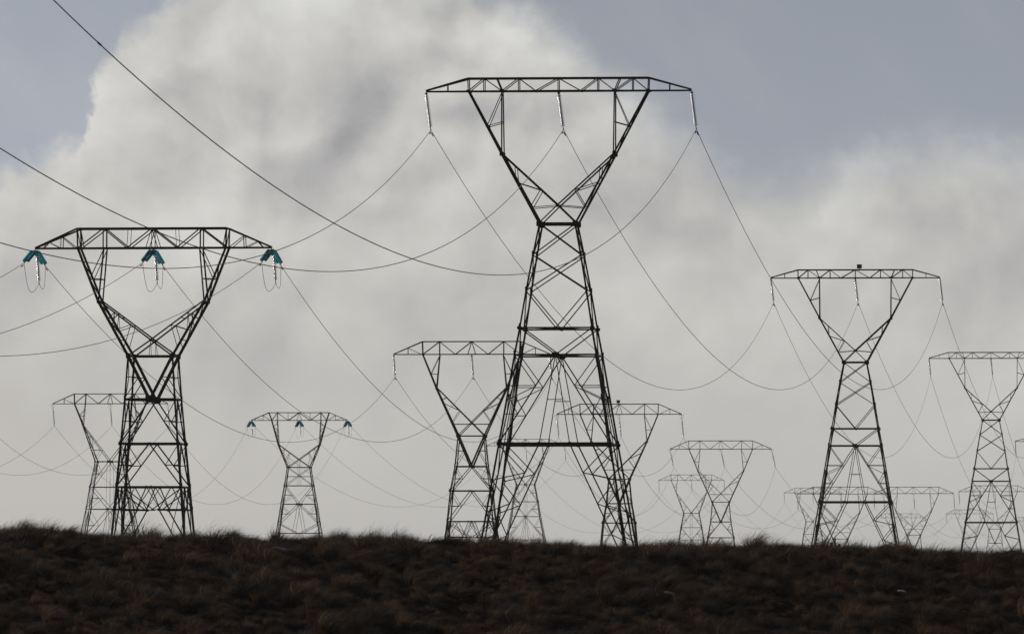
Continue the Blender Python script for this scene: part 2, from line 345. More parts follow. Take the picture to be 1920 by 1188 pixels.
# name: (crossarm centre px, lower chord row px, half crossarm px, design, yaw, string lean, link length, label, short name)
TW = {
 'A1': (1047.6, 171, 250, 'A', -5, .125, .12, 'tallest dark lattice pylon, with splayed legs, standing nearest in the middle', 'the tallest middle pylon'),
 'A2': (1603.7, 521, 158.5, 'A', -4, .115, .12, 'splay-legged lattice pylon with a small box on top of its crossarm', 'the splayed pylon with box'),
 'A3': (1858, 671.5, 116, 'A', -3, .09, .12, 'splay-legged lattice pylon whose crossarm runs out of the right edge', 'the splayed right-edge pylon'),
 'A4': (1995, 827, 91.5, 'A', -3, .07, .12, 'lattice pylon cut off by the right edge, only its crossarm tip in view', 'the cut-off right pylon'),
 'B1': (287.7, 465, 224, 'T', -6, .09, .1, 'heavy dark lattice pylon with large teal insulators, nearest on the left', 'the heavy left pylon'),
 'B2': (884.5, 664, 147, 'B', -4, .07, .1, 'V-necked lattice pylon partly hidden behind the tallest pylon', 'the dark V-necked pylon'),
 'B3': (1160.8, 776.2, 117, 'B', -3, .085, .75, 'V-necked lattice pylon with a tiny box on top, behind the tallest pylon\'s right leg', 'the V-necked pylon with box'),
 'B4': (1351.4, 841.5, 95.3, 'B', -2, .21, .75, 'grey V-necked lattice pylon standing clear, first right of the tallest pylon', 'the clear grey V-necked pylon'),
 'B5': (1575.7, 925.6, 81, 'B', -3, .07, .75, 'hazy V-necked pylon seen between the legs of the splay-legged boxed pylon', 'hazy pylon between the splayed legs'),
 'B6': (1713.1, 924.7, 74.8, 'B', -3, .07, .75, 'hazy V-necked pylon just right of the splay-legged boxed pylon', 'hazy pylon right of splayed legs'),
 'B7': (1865.5, 921, 67.5, 'B', -3, .05, .5, 'hazy V-necked pylon seen through the splayed pylon at the right edge', 'the hazy V-necked right-edge pylon'),
 'C1': (206.6, 756.5, 108.5, 'C', -4, .08, .85, 'grey slim-waisted lattice pylon standing behind the heavy dark left pylon', 'grey pylon behind the heavy one'),
 'C2': (561, 787.7, 90.7, 'E', -3, .03, .1, 'small grey lattice pylon with teal insulators, standing alone above the grass', 'the small teal-hung pylon'),
 'C3': (985.5, 835.3, 72.7, 'C', -3, .09, .85, 'pale slim-waisted pylon seen between the legs of the tallest pylon', 'pale pylon between tallest legs'),
 'C4': (1296.4, 900, 61.3, 'C', -3, .05, .5, 'pale slim-waisted pylon left of and behind the clear grey V-necked pylon', 'pale pylon left of V-neck'),
 'C5': (1523.8, 923.6, 53.7, 'C', -3, .06, .5, 'pale slim-waisted pylon behind the left leg of the splay-legged boxed pylon', 'pale pylon at splayed left leg'),
 'C6': (1689, 970, 46, 'C', -3, .04, .5, 'very faint low pylon behind the right leg of the splay-legged boxed pylon', 'faint pylon at splayed right leg'),
 'C7': (1818, 962.6, 44, 'C', -3, .04, .5, 'very faint low pylon behind the left leg of the right-edge splay-legged pylon', 'faint pylon at right-edge legs'),
 'C8': (1937, 976, 42, 'C', -3, .04, .5, 'very faint low pylon half cut off by the right edge', 'faintest pylon on right edge'),
}
FOOT = {'A': 904/32.05, 'B': 3.08*7.8, 'T': 3.08*7.8, 'C': 3.59*7.8, 'E': 3.59*7.8}
PROTO = {}; INFO = {}
for k, (cx, cy, hp, ty, yaw, lean, link, label, nick) in TW.items():
    d = HALF*F/hp; c = W(cx, cy, d)
    if ty not in PROTO:
        o = PROTO[ty] = {'A': type_A, 'B': type_B, 'T': lambda: type_B(True), 'C': type_C, 'E': type_E}[ty]()
    else: o = copy_tree(PROTO[ty])
    o.location = (c.x, c.y, c.z-FOOT[ty]); o.rotation_euler = (0, 0, R(yaw))
    tag(o, label, 'pylon', 'lattice power pylons on the plain')
    ax = Vector((math.cos(R(yaw)), math.sin(R(yaw)), 0))
    INFO[k] = dict(o=o, c=c, d=d, ax=ax, lean=lean, link=link, ty=ty, nick=nick, foot=Vector(o.location), tips=[c+ax*(HALF*j) for j in (-1, 0, 1)])

for k, dx, sz in (('A2', .38, .44), ('B3', -.1, .42)):
    I = INFO[k]; top = FOOT[I['ty']]+(24/32.05 if k == 'A2' else .163*7.8)
    mb = MB(); mb.box((dx, -.1, top+.30), sz, sz*.8, sz*.82); mb.box((dx, -.1, top+.30+sz*.43), sz*1.1, sz*.9, .03)
    b = mb.build('marker_box', M_BOX, I['o']); mb = MB(); mb.tube([(dx, -.1, top-.1), (dx, -.1, top+.16)], .035, 6); mb.build('box_post', M_STEEL, b)

# ------------------------------------------------------------------ insulators
DISC = [(.02, .075), (.045, .07), (.05, .045), (.078, .03), (.108, .004), (.128, -.028), (.124, -.04), (.085, -.02), (.03, -.02), (.018, -.07)]
def disc_proto(m, r=1.0):
    mb = MB(); mb.lathe((0, 0, 0), (0, 0, 1), [(a*r, b) for a, b in DISC], 14)
    o = mb.build('disc', m, None, True); me = o.data; bpy.data.objects.remove(o); return me
ME_DISC = disc_proto(M_DISC, 1.0); ME_TEAL = disc_proto(M_TEAL, .92)
def part(me, name, parent, loc, rot=None):
    o = bpy.data.objects.new(name, me); COL.objects.link(o); o.parent = parent; o.location = loc
    if rot: o.rotation_euler = rot
    return o
SIDE = {-1: 'left', 0: 'middle', 1: 'right'}
CL = {}      # (tower, phase) -> points where cables are held
def susp_string(k, j, tip, n=13, detail=True, jumper=False, drop=0):
    I = INFO[k]; lean = math.atan(I['lean']) if not jumper else .06
    L0 = I['link']+drop; Ld = n*.146; root = empty('insulator_string', tip)
    root.rotation_euler = (0, -lean, 0)
    what = 'white jumper string' if jumper else 'glass insulator string'
    tag(root, f'{what} hanging from the {SIDE[j]} of {I["nick"]}', 'insulator', 'glass insulator strings hanging from the crossarms')
    mb = MB()
    if L0 > .4:      # a V hanger under the lower chord
        for q in (-1, 1): mb.tube([(q*.3, 0, .05), (0, 0, -L0+.05)], .014, 5)
    mb.tube([(0, 0, .06), (0, 0, -L0)], .022 if L0 < .4 else .016, 6)
    mb.box((0, 0, -.06), .16, .05, .09)
    mb.tube([(0, 0, -L0), (0, 0, -L0-Ld)], .03, 6)
    for i in range(n): mb.lathe((0, 0, -L0-.08-i*.146), (0, 0, 1), [(.03, .03), (.048, .035), (.048, .075), (.03, .085)], 8)
    mb.build('hanger', M_HARD, root)
    if detail:
        for i in range(n): part(ME_DISC, 'disc', root, (0, 0, -L0-.08-i*.146))
    else:
        mb = MB()
        for i in range(n): mb.lathe((0, 0, -L0-.08-i*.146), (0, 0, 1), DISC[2:7]+DISC[8:9], 8)
        mb.build('discs', M_DISC, root, True)
    mb = MB(); z = -L0-Ld-.02
    mb.tube([(0, 0, z+.04), (0, 0, z-.16)], .028, 6); mb.tube([(0, -.16, z-.2), (0, -.08, z-.16), (0, 0, z-.15), (0, .08, z-.16), (0, .16, z-.2)], [.02, .035, .045, .035, .02], 6)
    cl = mb.build('clamp', M_HARD, root)
    bottom = Vector(tip)+Matrix.Rotation(-lean, 3, 'Y') @ Vector((0, 0, z-.16))
    return root, bottom, z
ALL = [k for k in TW]
NEAR = ('A1', 'A2', 'A3', 'B1', 'B2', 'B3')
for k in ALL:
    I = INFO[k]
    if I['ty'] in 'TE': continue
    for j in (-1, 0, 1):
        tip = I['tips'][j+1]+Vector((0, 0, -.06))
        root, b, z = susp_string(k, j, tip, 13, k in NEAR)
        CL[k, j] = (b, b)

# ------------------------------------------------------------------ cables
SPANS = []
def pts_span(A, B, sag, wd, n):
    P = []
    for i in range(n+1):
        t = i/n; q = 4*sag*t*(1-t); P.append(A.lerp(B, t)+Vector((wd*q, 0, -q)))
    return P
def tangent(A, B, sag, wd):     # direction in which the cable leaves A
    d = B-A; return (d+Vector((4*sag*wd, 0, -4*sag))).normalized()
SAG = {'A1A2': 11.37, 'A2A3': 12.24, 'A3A4': 12.2, 'B1B2': 8.86, 'B2B3': 7.14, 'B3B4': 8.52, 'B4B5': 5.99, 'B5B6': 3.2, 'B6B7': 6.54,
       'C1C2': 11.45, 'C2C3': 11.03, 'C3C4': 12.06, 'C4C5': 11.57, 'C5C6': 12.5, 'C6C7': 7.0, 'C7C8': 7.5}
WD = .10
A1tips = [W(809, 252, 560), W(1053, 251, 560), W(1303, 252, 560)]
PREV = {('A', -1): (Vector((-23.34, 237, 14.30)), 6.88, .12), ('A', 0): (Vector((-22.42, 237, 19.21)), 9.49, .12), ('A', 1): (Vector((-17.50, 237, 21.81)), 10.85, .12)}
for j in (-1, 0, 1): PREV['C', j] = (Vector((-79.57+7.8*j*math.cos(R(5)), 1030-7.8*j*math.sin(R(5)), 44.85)), 16.2, 0)
# tension pylons: strings pulled along the cables, jumper loops under the arms
for k, prv, nxt, L, nd in (('B1', None, 'B2', 2.45, 14), ('C2', 'C1', 'C3', 2.5, 14)):
    I = INFO[k]
    for j in (-1, 0, 1):
        tip = I['tips'][j+1]
        if prv is None:
            far0 = tip+Vector((-28.5-.6, -316, -1.2+1.2)); sag0, wd0 = 10.3, 0
            PREV['B', j] = (far0+Vector((0, 0, 0)), sag0, wd0)
        else: far0 = CL[prv, j][1]; sag0, wd0 = SAG[prv+k], WD
        far1 = CL[nxt, j][0]; sag1 = SAG[k+nxt]
        ends = []
        for q, (far, sg, wd) in enumerate(((far0, sag0, wd0), (far1, sag1, WD))):
            s0 = tip+Vector((0, (-.55, .55)[q], -.1))
            dr = tangent(s0, far, sg, wd); dr = (dr+Vector(((-.13, .12)[q], 0, -.24))).normalized()
            root = empty('insulator_string', s0)
            tag(root, f'teal insulators at the {SIDE[j]} of {I["nick"]}, pulled {("leftwards", "rightwards")[q]}', 'insulator', 'teal tension insulators on the anchor pylons')
            up = Vector((0, 0, 1)); sd = dr.cross(up).normalized()
            eul = dr.to_track_quat('-Z', 'Y').to_euler()
            mb = MB(); mb.tube([(0, 0, 0), dr*.22], .03, 6); mb.tube([dr*.22-sd*.2, dr*.22+sd*.2], .03, 6)
            mb.tube([dr*(L-.12)-sd*.2, dr*(L-.12)+sd*.2], .03, 6); mb.tube([dr*(L-.12), dr*(L+.35)], .035, 6)
            for t in (-1, 1): mb.tube([dr*.22+sd*.13*t, dr*(L-.12)+sd*.13*t], .016, 5)
            mb.build('yoke', M_HARD, root)
            if k == 'B1':
                for t in (-1, 1):
                    for i in range(nd): part(ME_TEAL, 'disc', root, dr*(.36+i*.146)+sd*.13*t, eul)
            else:
                mb = MB()
                for t in (-1, 1):
                    for i in range(nd): mb.lathe(dr*(.36+i*.146)+sd*.13*t, dr, [(a*1.15, b) for a, b in DISC[2:7]+DISC[8:9]], 8)
                mb.build('discs', M_TEAL, root, True)
            ends.append(s0+dr*(L+.35))
        CL[k, j] = (ends[0], ends[1])
        root, b, z = susp_string(k, j, tip+Vector((.12, 0, -.12)), 11, k == 'B1', True, .28)
        # the jumper loop: from the front string down under the post string and up to the rear string
        mb = MB(); P = []
        for a, c, n in ((ends[0], b, 14), (b, ends[1], 14)):
            for i in range(n):
                t = i/(n-1); p = a.lerp(c, t); lo = 2.1 if n else 0
                P.append(p+Vector((.12*math.sin(math.pi*t)*(1 if a is b else -1), 0, -1.15*math.sin(math.pi*t)**.9*(.75 if a is b else 1.0)*(1 if True else 0))))
        mb.tube(P, .015, 6); o = mb.build('jumper_cable', M_WIRE, None, True)
        tag(o, f'thin jumper cable looping below the {SIDE[j]} teal insulators of {I["nick"]}', 'cable', 'jumper cables under the anchor pylons')

def damper(mb, p, d):
    """a small weight-and-wire damper hanging under the cable"""
    p = p+Vector((0, 0, -.05)); mb.tube([p, p+Vector((0, 0, -.07))], .012, 5)
    q = p+Vector((0, 0, -.07)); mb.tube([q-d*.18, q, q+d*.18], .009, 5)
    for s in (-1, 1): mb.tube([q+d*.10*s, q+d*.13*s, q+d*.22*s], [.02, .038, .032], 6)

def cable(A, B, sag, wd, label, r=.0155, damp=(False, False), n=90, sleeve=None):
    P = pts_span(A, B, sag, wd, n); mb = MB(); base = P[0]
    Q = [p-base for p in P]
    mb.tube(Q, r, 6); o = mb.build('power_cable', M_WIRE, None, True); o.location = base
    tag(o, label, 'cable', 'power cables sagging between the pylons')
    for e, f in ((0, damp[0]), (1, damp[1])):
        if not f: continue
        a, b = (Q[0], Q[1]) if e == 0 else (Q[-1], Q[-2]); d = (b-a).normalized()
        for s in (.55, 1.1):
            m2 = MB(); damper(m2, a+d*s, d); m2.build('damper', M_HARD, o)
    if sleeve is not None:
        i = int(sleeve*n); d = (Q[i+1]-Q[i]).normalized(); m2 = MB()
        m2.tube([Q[i], Q[i]+d*.1, Q[i]+d*.75, Q[i]+d*.85], [.016, .03, .03, .016], 8); m2.build('splice_sleeve', M_WIRE, o)
    return o
chains = {'A': ['A1', 'A2', 'A3', 'A4'], 'B': ['B1', 'B2', 'B3', 'B4', 'B5', 'B6', 'B7'], 'C': ['C1', 'C2', 'C3', 'C4', 'C5', 'C6', 'C7', 'C8']}
near = {'A1', 'A2', 'B1', 'B2'}
for ch, seq in chains.items():
    for j in (-1, 0, 1):
        B0, sg, wd = PREV[ch, j]; first = seq[0]
        e = CL[first, j][0]
        cable(B0, e, sg, wd, f'{SIDE[j]} cable sweeping in from the left edge to {INFO[first]["nick"]}', .0185, (False, first in near), 110,
              sleeve=.1555 if (ch, j) == ('A', 1) else None)
        for a, b in zip(seq[:-1], seq[1:]):
            cable(CL[a, j][1], CL[b, j][0], SAG[a+b], WD, f'{SIDE[j]} cable from {INFO[a]["nick"]} to {INFO[b]["nick"]}', .0185, (a in near, b in near), 80)

# ------------------------------------------------------------------ ground
FT = np.array([[i['foot'].x, i['foot'].y, i['foot'].z] for i in INFO.values()])
CREST = 280.0
def hump(x, y):
    return (.07*np.sin(x*.55+1.3*np.sin(y*.11))*np.sin(y*.17+.7*np.sin(x*.3))+.07*np.sin(x*1.31+y*.23+2)*np.sin(y*.41-x*.2))
def zg(x, y):
    x = np.asarray(x, float); y = np.asarray(y, float)
    zc = 1.83-.018*np.clip(x, -60, 60)
    u = CREST-y
    near = np.where(u > 0, zc-.15*(np.sqrt(u*u+9)-3), zc-.008*(-u)-.00003*u*u)        # a bank that rounds over at its crest
    k = np.clip((270-y)/18, 0, 1); flat = -1.72
    near = np.where(y < CREST, flat+np.log1p(np.exp(np.clip((near-flat)*5, -30, 30)))/5, near)
    near = near+hump(x, y)*np.clip((y-60)/60, 0, 1)*np.clip((480-y)/120, 0, 1)
    w = 1/((x[..., None]-FT[:, 0])**2+((y[..., None]-FT[:, 1])*.5)**2+30.)**1.5
    far = (w*FT[:, 2]).sum(-1)/w.sum(-1)
    t = np.clip((y-360)/150, 0, 1); t = t*t*(3-2*t)
    return near*(1-t)+far*t
def grid(xs, ys, name, m):
    X, Y = np.meshgrid(xs, ys); Z = zg(X, Y); n, k = X.shape
    v = np.stack([X, Y, Z], -1).reshape(-1, 3); i = np.arange(n*k).reshape(n, k)
    f = np.stack([i[:-1, :-1], i[:-1, 1:], i[1:, 1:], i[1:, :-1]], -1).reshape(-1, 4)
    me = bpy.data.meshes.new(name); me.from_pydata(v.tolist(), [], f.tolist()); me.materials.append(m)
    me.polygons.foreach_set('use_smooth', [True]*len(f)); o = bpy.data.objects.new(name, me); COL.objects.link(o); return o
m_ground, nt, p = mat('dry_soil'); N, L = nt.nodes, nt.links
no = N.new('ShaderNodeTexNoise'); no.inputs['Scale'].default_value = .9; no.inputs['Detail'].default_value = 8
tc = N.new('ShaderNodeTexCoord'); cr = N.new('ShaderNodeValToRGB')
cr.color_ramp.elements[0].color = (.004, .0022, .001, 1); cr.color_ramp.elements[1].color = (.012, .0065, .003, 1)
L.new(tc.outputs['Object'], no.inputs['Vector']); L.new(no.outputs['Fac'], cr.inputs['Fac']); L.new(cr.outputs['Color'], p.inputs['Base Color']); p.inputs['Roughness'].default_value = 1
p.inputs['Specular IOR Level'].default_value = 0
xs = np.concatenate([[-5900, -3500, -2000, -1200, -700, -400, -220, -120], np.linspace(-60, 60, 161), np.linspace(68, 220, 30), [320, 450, 700, 1200, 2000, 3500, 5900]])
ys = np.concatenate([[-5900, -3000, -1500, -600, -200, -60], np.linspace(0, 100, 21), np.linspace(102, 240, 60), np.linspace(241, 310, 140), np.linspace(312, 400, 40), np.linspace(410, 700, 40), np.linspace(740, 3500, 90), [4000, 4800, 5900]])
g = grid(xs, ys, 'ground', m_ground); g['kind'] = 'structure'

# ------------------------------------------------------------------ tussock grass
m_grass, nt, p = mat('tussock_blades'); N, L = nt.nodes, nt.links
at = N.new('ShaderNodeAttribute'); at.attribute_name = 'shade'; at.attribute_type = 'GEOMETRY'
oi = N.new('ShaderNodeObjectInfo')
r1 = N.new('ShaderNodeValToRGB'); e = r1.color_ramp.elements
e[0].position = 0; e[0].color = (.011, .0042, .0012, 1); e[1].position = 1; e[1].color = (.34, .27, .19, 1)
q = e.new(.42); q.color = (.052, .0225, .0072, 1); q = e.new(.8); q.color = (.125, .065, .027, 1)
hs = N.new('ShaderNodeHueSaturation'); mr = N.new('ShaderNodeMapRange'); mr.inputs['To Min'].default_value = .18; mr.inputs['To Max'].default_value = 1.35
L.new(oi.outputs['Random'], mr.inputs['Value']); L.new(mr.outputs['Result'], hs.inputs['Value'])
L.new(at.outputs['Fac'], r1.inputs['Fac']); L.new(r1.outputs['Color'], hs.inputs['Color']); L.new(hs.outputs['Color'], p.inputs['Base Color'])
p.inputs['Roughness'].default_value = .75; p.inputs['Specular IOR Level'].default_value = .05
tl = N.new('ShaderNodeBsdfTranslucent'); L.new(hs.outputs['Color'], tl.inputs['Color']); mx = N.new('ShaderNodeMixShader'); mx.inputs['Fac'].default_value = .3
L.new(p.outputs['BSDF'], mx.inputs[1]); L.new(tl.outputs['BSDF'], mx.inputs[2]); L.new(mx.outputs['Shader'], N['Material Output'].inputs['Surface'])

def tussock(nb, seed):
    r = np.random.default_rng(seed); SEG = 6
    V = []; Fc = []; Sh = []; tone = r.uniform(-.12, .12)
    locks = []                     # the blades of a tussock hang together in locks
    for k in range(16):
        a = r.uniform(0, 2*math.pi); locks.append((a, r.uniform(.1, 1.0), r.uniform(.8, 1.15), r.uniform(.8, 1.5), r.normal(0, .15)))
    for b in range(nb):
        a0, sp, l0, wd0, t0 = locks[b % 16]
        ang = a0+r.normal(0, .28); rad = .26*math.sqrt(r.uniform()); bx, by = rad*math.cos(ang), rad*math.sin(ang)
        ln = l0*r.uniform(.62, .92); spread = sp*(.7+rad*1.6)+r.uniform(0, .15); wd = wd0*r.uniform(.8, 1.2)
        w = r.uniform(.006, .012); shade = min(1, max(0, .45+tone+t0+r.normal(0, .11)))
        if r.uniform() < .02: shade = 1.0  # a few blades coloured pale to stand in for glints of light
        px = np.array([bx, by, -.05]); vel = np.array([spread*math.cos(ang), spread*math.sin(ang), .9]); vel /= np.linalg.norm(vel)
        side = np.array([-math.sin(ang*1.7+b), math.cos(ang*1.7+b), 0]); o = len(V)
        for q in range(SEG+1):
            t = q/SEG; ww = w*(1-t**1.7)*.5+.0008
            V.append(px-side*ww); V.append(px+side*ww); Sh += [shade]*2
            vel = vel+np.array([wd*.26, .0, -.30-.12*spread])*(.3+t*1.25); vel /= np.linalg.norm(vel)
            px = px+vel*ln/SEG
        Fc += [(o+2*q, o+2*q+1, o+2*q+3, o+2*q+2) for q in range(SEG)]
    me = bpy.data.meshes.new('tussock'); me.from_pydata([tuple(v) for v in V], [], Fc); me.materials.append(m_grass)
    a = me.attributes.new('shade', 'FLOAT', 'POINT'); a.data.foreach_set('value', np.array(Sh, np.float32))
    return bpy.data.objects.new('tussock', me)
tc_col = bpy.data.collections.new('tussock_kinds')
for i in range(8): tc_col.objects.link(tussock(800, 100+i))

pts = []; rz = []; sc = []
step = .80; y = 254.0
while y < 308:
    hwid = y*960/F*1.35+4
    x = -hwid
    while x < hwid:
        px_, py_ = x+rng.uniform(-.42, .42), y+rng.uniform(-.45, .45)
        big = .50+.45*(math.sin(px_*.9+2.1*math.sin(py_*.23))*math.sin(py_*.47+px_*.31)*.5+.5)**1.2
        if rng.uniform() < .88:
            pts.append((px_, py_)); rz.append(rng.uniform(-.5, .5)); sc.append(big*rng.uniform(.7, 1.25)*(1.3 if rng.uniform() < .13 else 1))
        x += step
    y += step*1.15
for i in range(5200):              # low grass between the tussocks
    y_ = rng.uniform(254, 300); x_ = rng.uniform(-1, 1)*(y_*960/F*1.35+4)
    pts.append((x_, y_)); rz.append(rng.uniform(-.6, .6)); sc.append(rng.uniform(.22, .42))
pts = np.array(pts); zz = zg(pts[:, 0], pts[:, 1])
me = bpy.data.meshes.new('tussock_grass'); me.from_pydata(np.column_stack([pts, zz]).tolist(), [], [])
a = me.attributes.new('turn', 'FLOAT', 'POINT'); a.data.foreach_set('value', np.array(rz, np.float32))
a = me.attributes.new('size', 'FLOAT', 'POINT'); a.data.foreach_set('value', np.array(sc, np.float32))
a = me.attributes.new('pick', 'INT', 'POINT'); a.data.foreach_set('value', rng.integers(0, 8, len(pts)).astype(np.int32))
go = bpy.data.objects.new('tussock_grass', me); COL.objects.link(go)
tag(go, 'dark brown windblown tussock grass covering the near ridge', 'grass', kind='stuff')
ng = bpy.data.node_groups.new('scatter', 'GeometryNodeTree')
ng.interface.new_socket('Geometry', in_out='INPUT', socket_type='NodeSocketGeometry'); ng.interface.new_socket('Geometry', in_out='OUTPUT', socket_type='NodeSocketGeometry')
n = ng.nodes; gi = n.new('NodeGroupInput'); gq = n.new('NodeGroupOutput'); ip = n.new('GeometryNodeInstanceOnPoints'); ci = n.new('GeometryNodeCollectionInfo')
ci.inputs['Collection'].default_value = tc_col; ci.inputs['Separate Children'].default_value = True; ci.inputs['Reset Children'].default_value = True
def attr(nm, ty):
    q = n.new('GeometryNodeInputNamedAttribute'); q.data_type = ty; q.inputs['Name'].default_value = nm; return q.outputs['Attribute']
cx = n.new('ShaderNodeCombineXYZ')
ng.links.new(gi.outputs[0], ip.inputs['Points']); ng.links.new(ci.outputs[0], ip.inputs['Instance']); ip.inputs['Pick Instance'].default_value = True
ng.links.new(attr('pick', 'INT'), ip.inputs['Instance Index']); ng.links.new(attr('turn', 'FLOAT'), cx.inputs['Z']); ng.links.new(cx.outputs[0], ip.inputs['Rotation'])
ng.links.new(attr('size', 'FLOAT'), ip.inputs['Scale']); ng.links.new(ip.outputs[0], gq.inputs[0])
md = go.modifiers.new('scatter', 'NODES'); md.node_group = ng

# small things on the ridge
def ground_at_px(px, py):
    best = None
    for d in np.linspace(240, 300, 1500):
        w = W(px, py, d)
        if w.z <= float(zg(np.array([w.x]), np.array([w.y]))[0]): return w
    return W(px, py, 285)
for px, top, wpx, lab in ((1564.6, 1007, 3.0, 'thin dark fence post poking out of the grass on the ridge'), (1557.5, 1016, 5, 'short thick dark post stub in the ridge grass'), (1572, 1018, 4, 'tiny dark post stub, rightmost of the ridge posts')):
    d = 283; t = W(px, top, d); zb = float(zg(np.array([t.x]), np.array([t.y]))[0])-.2
    w = wpx*d/F; mb = MB(); h = t.z-zb
    mb.tube([(0, 0, 0), (.01, 0, h*.6), (.02, 0, h-.02), (.02, 0, h)], [w*.55, w*.52, w*.5, w*.3], 8); o = mb.build('fence_post', M_WOOD); o.location = (t.x, t.y, zb)
    tag(o, lab, 'post', 'old posts on the ridge')
for px, py, wd_, lab in ((527, 1054, .34, 'pale curved stone lying in the grass left of centre'), (1255, 1136, .2, 'small pale stone low in the grass near the middle'), (1690, 1133, .22, 'small pale stone low in the grass at the right')):
    w = ground_at_px(px, py+4); me_b = bpy.data.meshes.new('stone'); import bmesh
    bm = bmesh.new(); bmesh.ops.create_icosphere(bm, subdivisions=3, radius=1)
    for v in bm.verts:
        q = v.co; f = 1+.18*math.sin(q.x*3.1+px)+.12*math.sin(q.y*4.3+q.z*2.7+px*.3); v.co = Vector((q.x*f*wd_*.6, q.y*f*wd_*.4, q.z*f*wd_*.22))
    bm.to_mesh(me_b); bm.free(); me_b.materials.append(M_STONE); me_b.polygons.foreach_set('use_smooth', [True]*len(me_b.polygons))
    o = bpy.data.objects.new('stone', me_b); COL.objects.link(o); o.location = w+Vector((0, -.35, .42)); o.rotation_euler = (0, .25, .3)
    tag(o, lab, 'stone', 'pale stones in the tussocks')

# ------------------------------------------------------------------ air
mb = MB(); mb.box((0, 0, 16), 11900, 11900, 56)
hz = mb.build('haze', None or M_STEEL); hz['kind'] = 'stuff'
mh = bpy.data.materials.new('haze'); mh.use_nodes = True; nt = mh.node_tree; nt.nodes.remove(nt.nodes['Principled BSDF'])
pv = nt.nodes.new('ShaderNodeVolumePrincipled'); pv.inputs['Color'].default_value = (.97, .95, .92, 1); pv.inputs['Density'].default_value = .000045; pv.inputs['Anisotropy'].default_value = 0
nt.links.new(pv.outputs['Volume'], nt.nodes['Material Output'].inputs['Volume'])
hz.data.materials.clear(); hz.data.materials.append(mh)

# ------------------------------------------------------------------ sky and sun
SUN_AZ, SUN_EL = R(-26), R(23)       # azimuth from straight ahead (+y), positive to the right
sun_dir = Vector((math.sin(SUN_AZ)*math.cos(SUN_EL), math.cos(SUN_AZ)*math.cos(SUN_EL), math.sin(SUN_EL)))
ld = bpy.data.lights.new('sun', 'SUN'); ld.energy = 3.0; ld.angle = R(2); ld.color = (1, .975, .945)
lo = bpy.data.objects.new('sun', ld); COL.objects.link(lo); lo.rotation_euler = (-sun_dir).to_track_quat('-Z', 'Y').to_euler()

wld = bpy.data.worlds.new('World'); S.world = wld; wld.cycles.sampling_method = 'MANUAL'; wld.cycles.sample_map_resolution = 256; wld.use_nodes = True; nt = wld.node_tree; N, L = nt.nodes, nt.links
for x in list(N): N.remove(x)
def nd(t, **kw):
    o = N.new(t)
    for k, v in kw.items(): setattr(o, k, v)
    return o
def sock(i, v):
    if isinstance(v, bpy.types.NodeSocket): L.new(v, i)
    else: i.default_value = v
def ma(op, a, b=0.0, c=0.0, clamp=False):
    o = nd('ShaderNodeMath', operation=op, use_clamp=clamp); sock(o.inputs[0], a); sock(o.inputs[1], b); sock(o.inputs[2], c); return o.outputs[0]
def mrange(v, a, b, c, d, smooth=True):
    o = nd('ShaderNodeMapRange', interpolation_type='SMOOTHSTEP' if smooth else 'LINEAR'); sock(o.inputs['Value'], v)
    for nm, q in (('From Min', a), ('From Max', b), ('To Min', c), ('To Max', d)): sock(o.inputs[nm], q)
    return o.outputs['Result']
def noise(vec, scale, detail=6, rough=.55, dist=0.0, w=None):
    o = nd('ShaderNodeTexNoise'); sock(o.inputs['Vector'], vec); o.inputs['Scale'].default_value = scale; o.inputs['Detail'].default_value = detail
    o.inputs['Roughness'].default_value = rough; o.inputs['Distortion'].default_value = dist; return o
def comb(x, y, z=0.0):
    o = nd('ShaderNodeCombineXYZ'); sock(o.inputs[0], x); sock(o.inputs[1], y); sock(o.inputs[2], z); return o.outputs[0]
tc = nd('ShaderNodeTexCoord'); sx = nd('ShaderNodeSeparateXYZ'); L.new(tc.outputs['Generated'], sx.inputs[0])
X, Y, Z = sx.outputs
yy = ma('MAXIMUM', Y, .15)
U = ma('MULTIPLY_ADD', ma('DIVIDE', X, yy), F/1000, .96)          # bearing
V = ma('SUBTRACT', HZ/1000, ma('MULTIPLY', ma('DIVIDE', Z, yy), F/1000))   # counts down from the cloud tops to the horizon
uv = comb(U, V)
w1 = noise(uv, 3.2, 5, .55); w2 = noise(uv, 11, 7, .65)
s1 = nd('ShaderNodeSeparateColor'); L.new(w1.outputs['Color'], s1.inputs[0]); s2 = nd('ShaderNodeSeparateColor'); L.new(w2.outputs['Color'], s2.inputs[0])
def warp(base, ch, a1, a2): return ma('ADD', base, ma('ADD', ma('MULTIPLY', ma('SUBTRACT', s1.outputs[ch], .5), a1), ma('MULTIPLY', ma('SUBTRACT', s2.outputs[ch], .5), a2)))
U2 = warp(U, 0, .08, .075); V2 = warp(V, 1, .10, .085)
# top of the cloud bank against bearing
TOP = [(-1.0, .35), (-.2, .33), (0, .31), (.06, .285), (.11, .275), (.155, .27), (.178, .15), (.22, .075), (.27, .045), (.33, -.01), (.45, -.10), (.65, -.14), (.82, -.10), (.91, -.005), (1.0, .03), (1.08, .08), (1.15, .14), (1.22, .19), (1.30, .235),
       (1.38, .31), (1.45, .335), (1.55, .31), (1.65, .285), (1.78, .265), (1.9, .29), (2.1, .3), (3.0, .28)]
fc = nd('ShaderNodeFloatCurve'); cm = fc.mapping; cv = cm.curves[0]
pp = [((u+1)/4, (v+.5)/1.5) for u, v in TOP]
cv.points[0].location = pp[0]; cv.points[-1].location = pp[-1]
for q in pp[1:-1]: cv.points.new(*q)
for q in cv.points: q.handle_type = 'VECTOR'
cm.update()
L.new(ma('DIVIDE', ma('ADD', U2, 1.0), 4.0), fc.inputs['Value'])
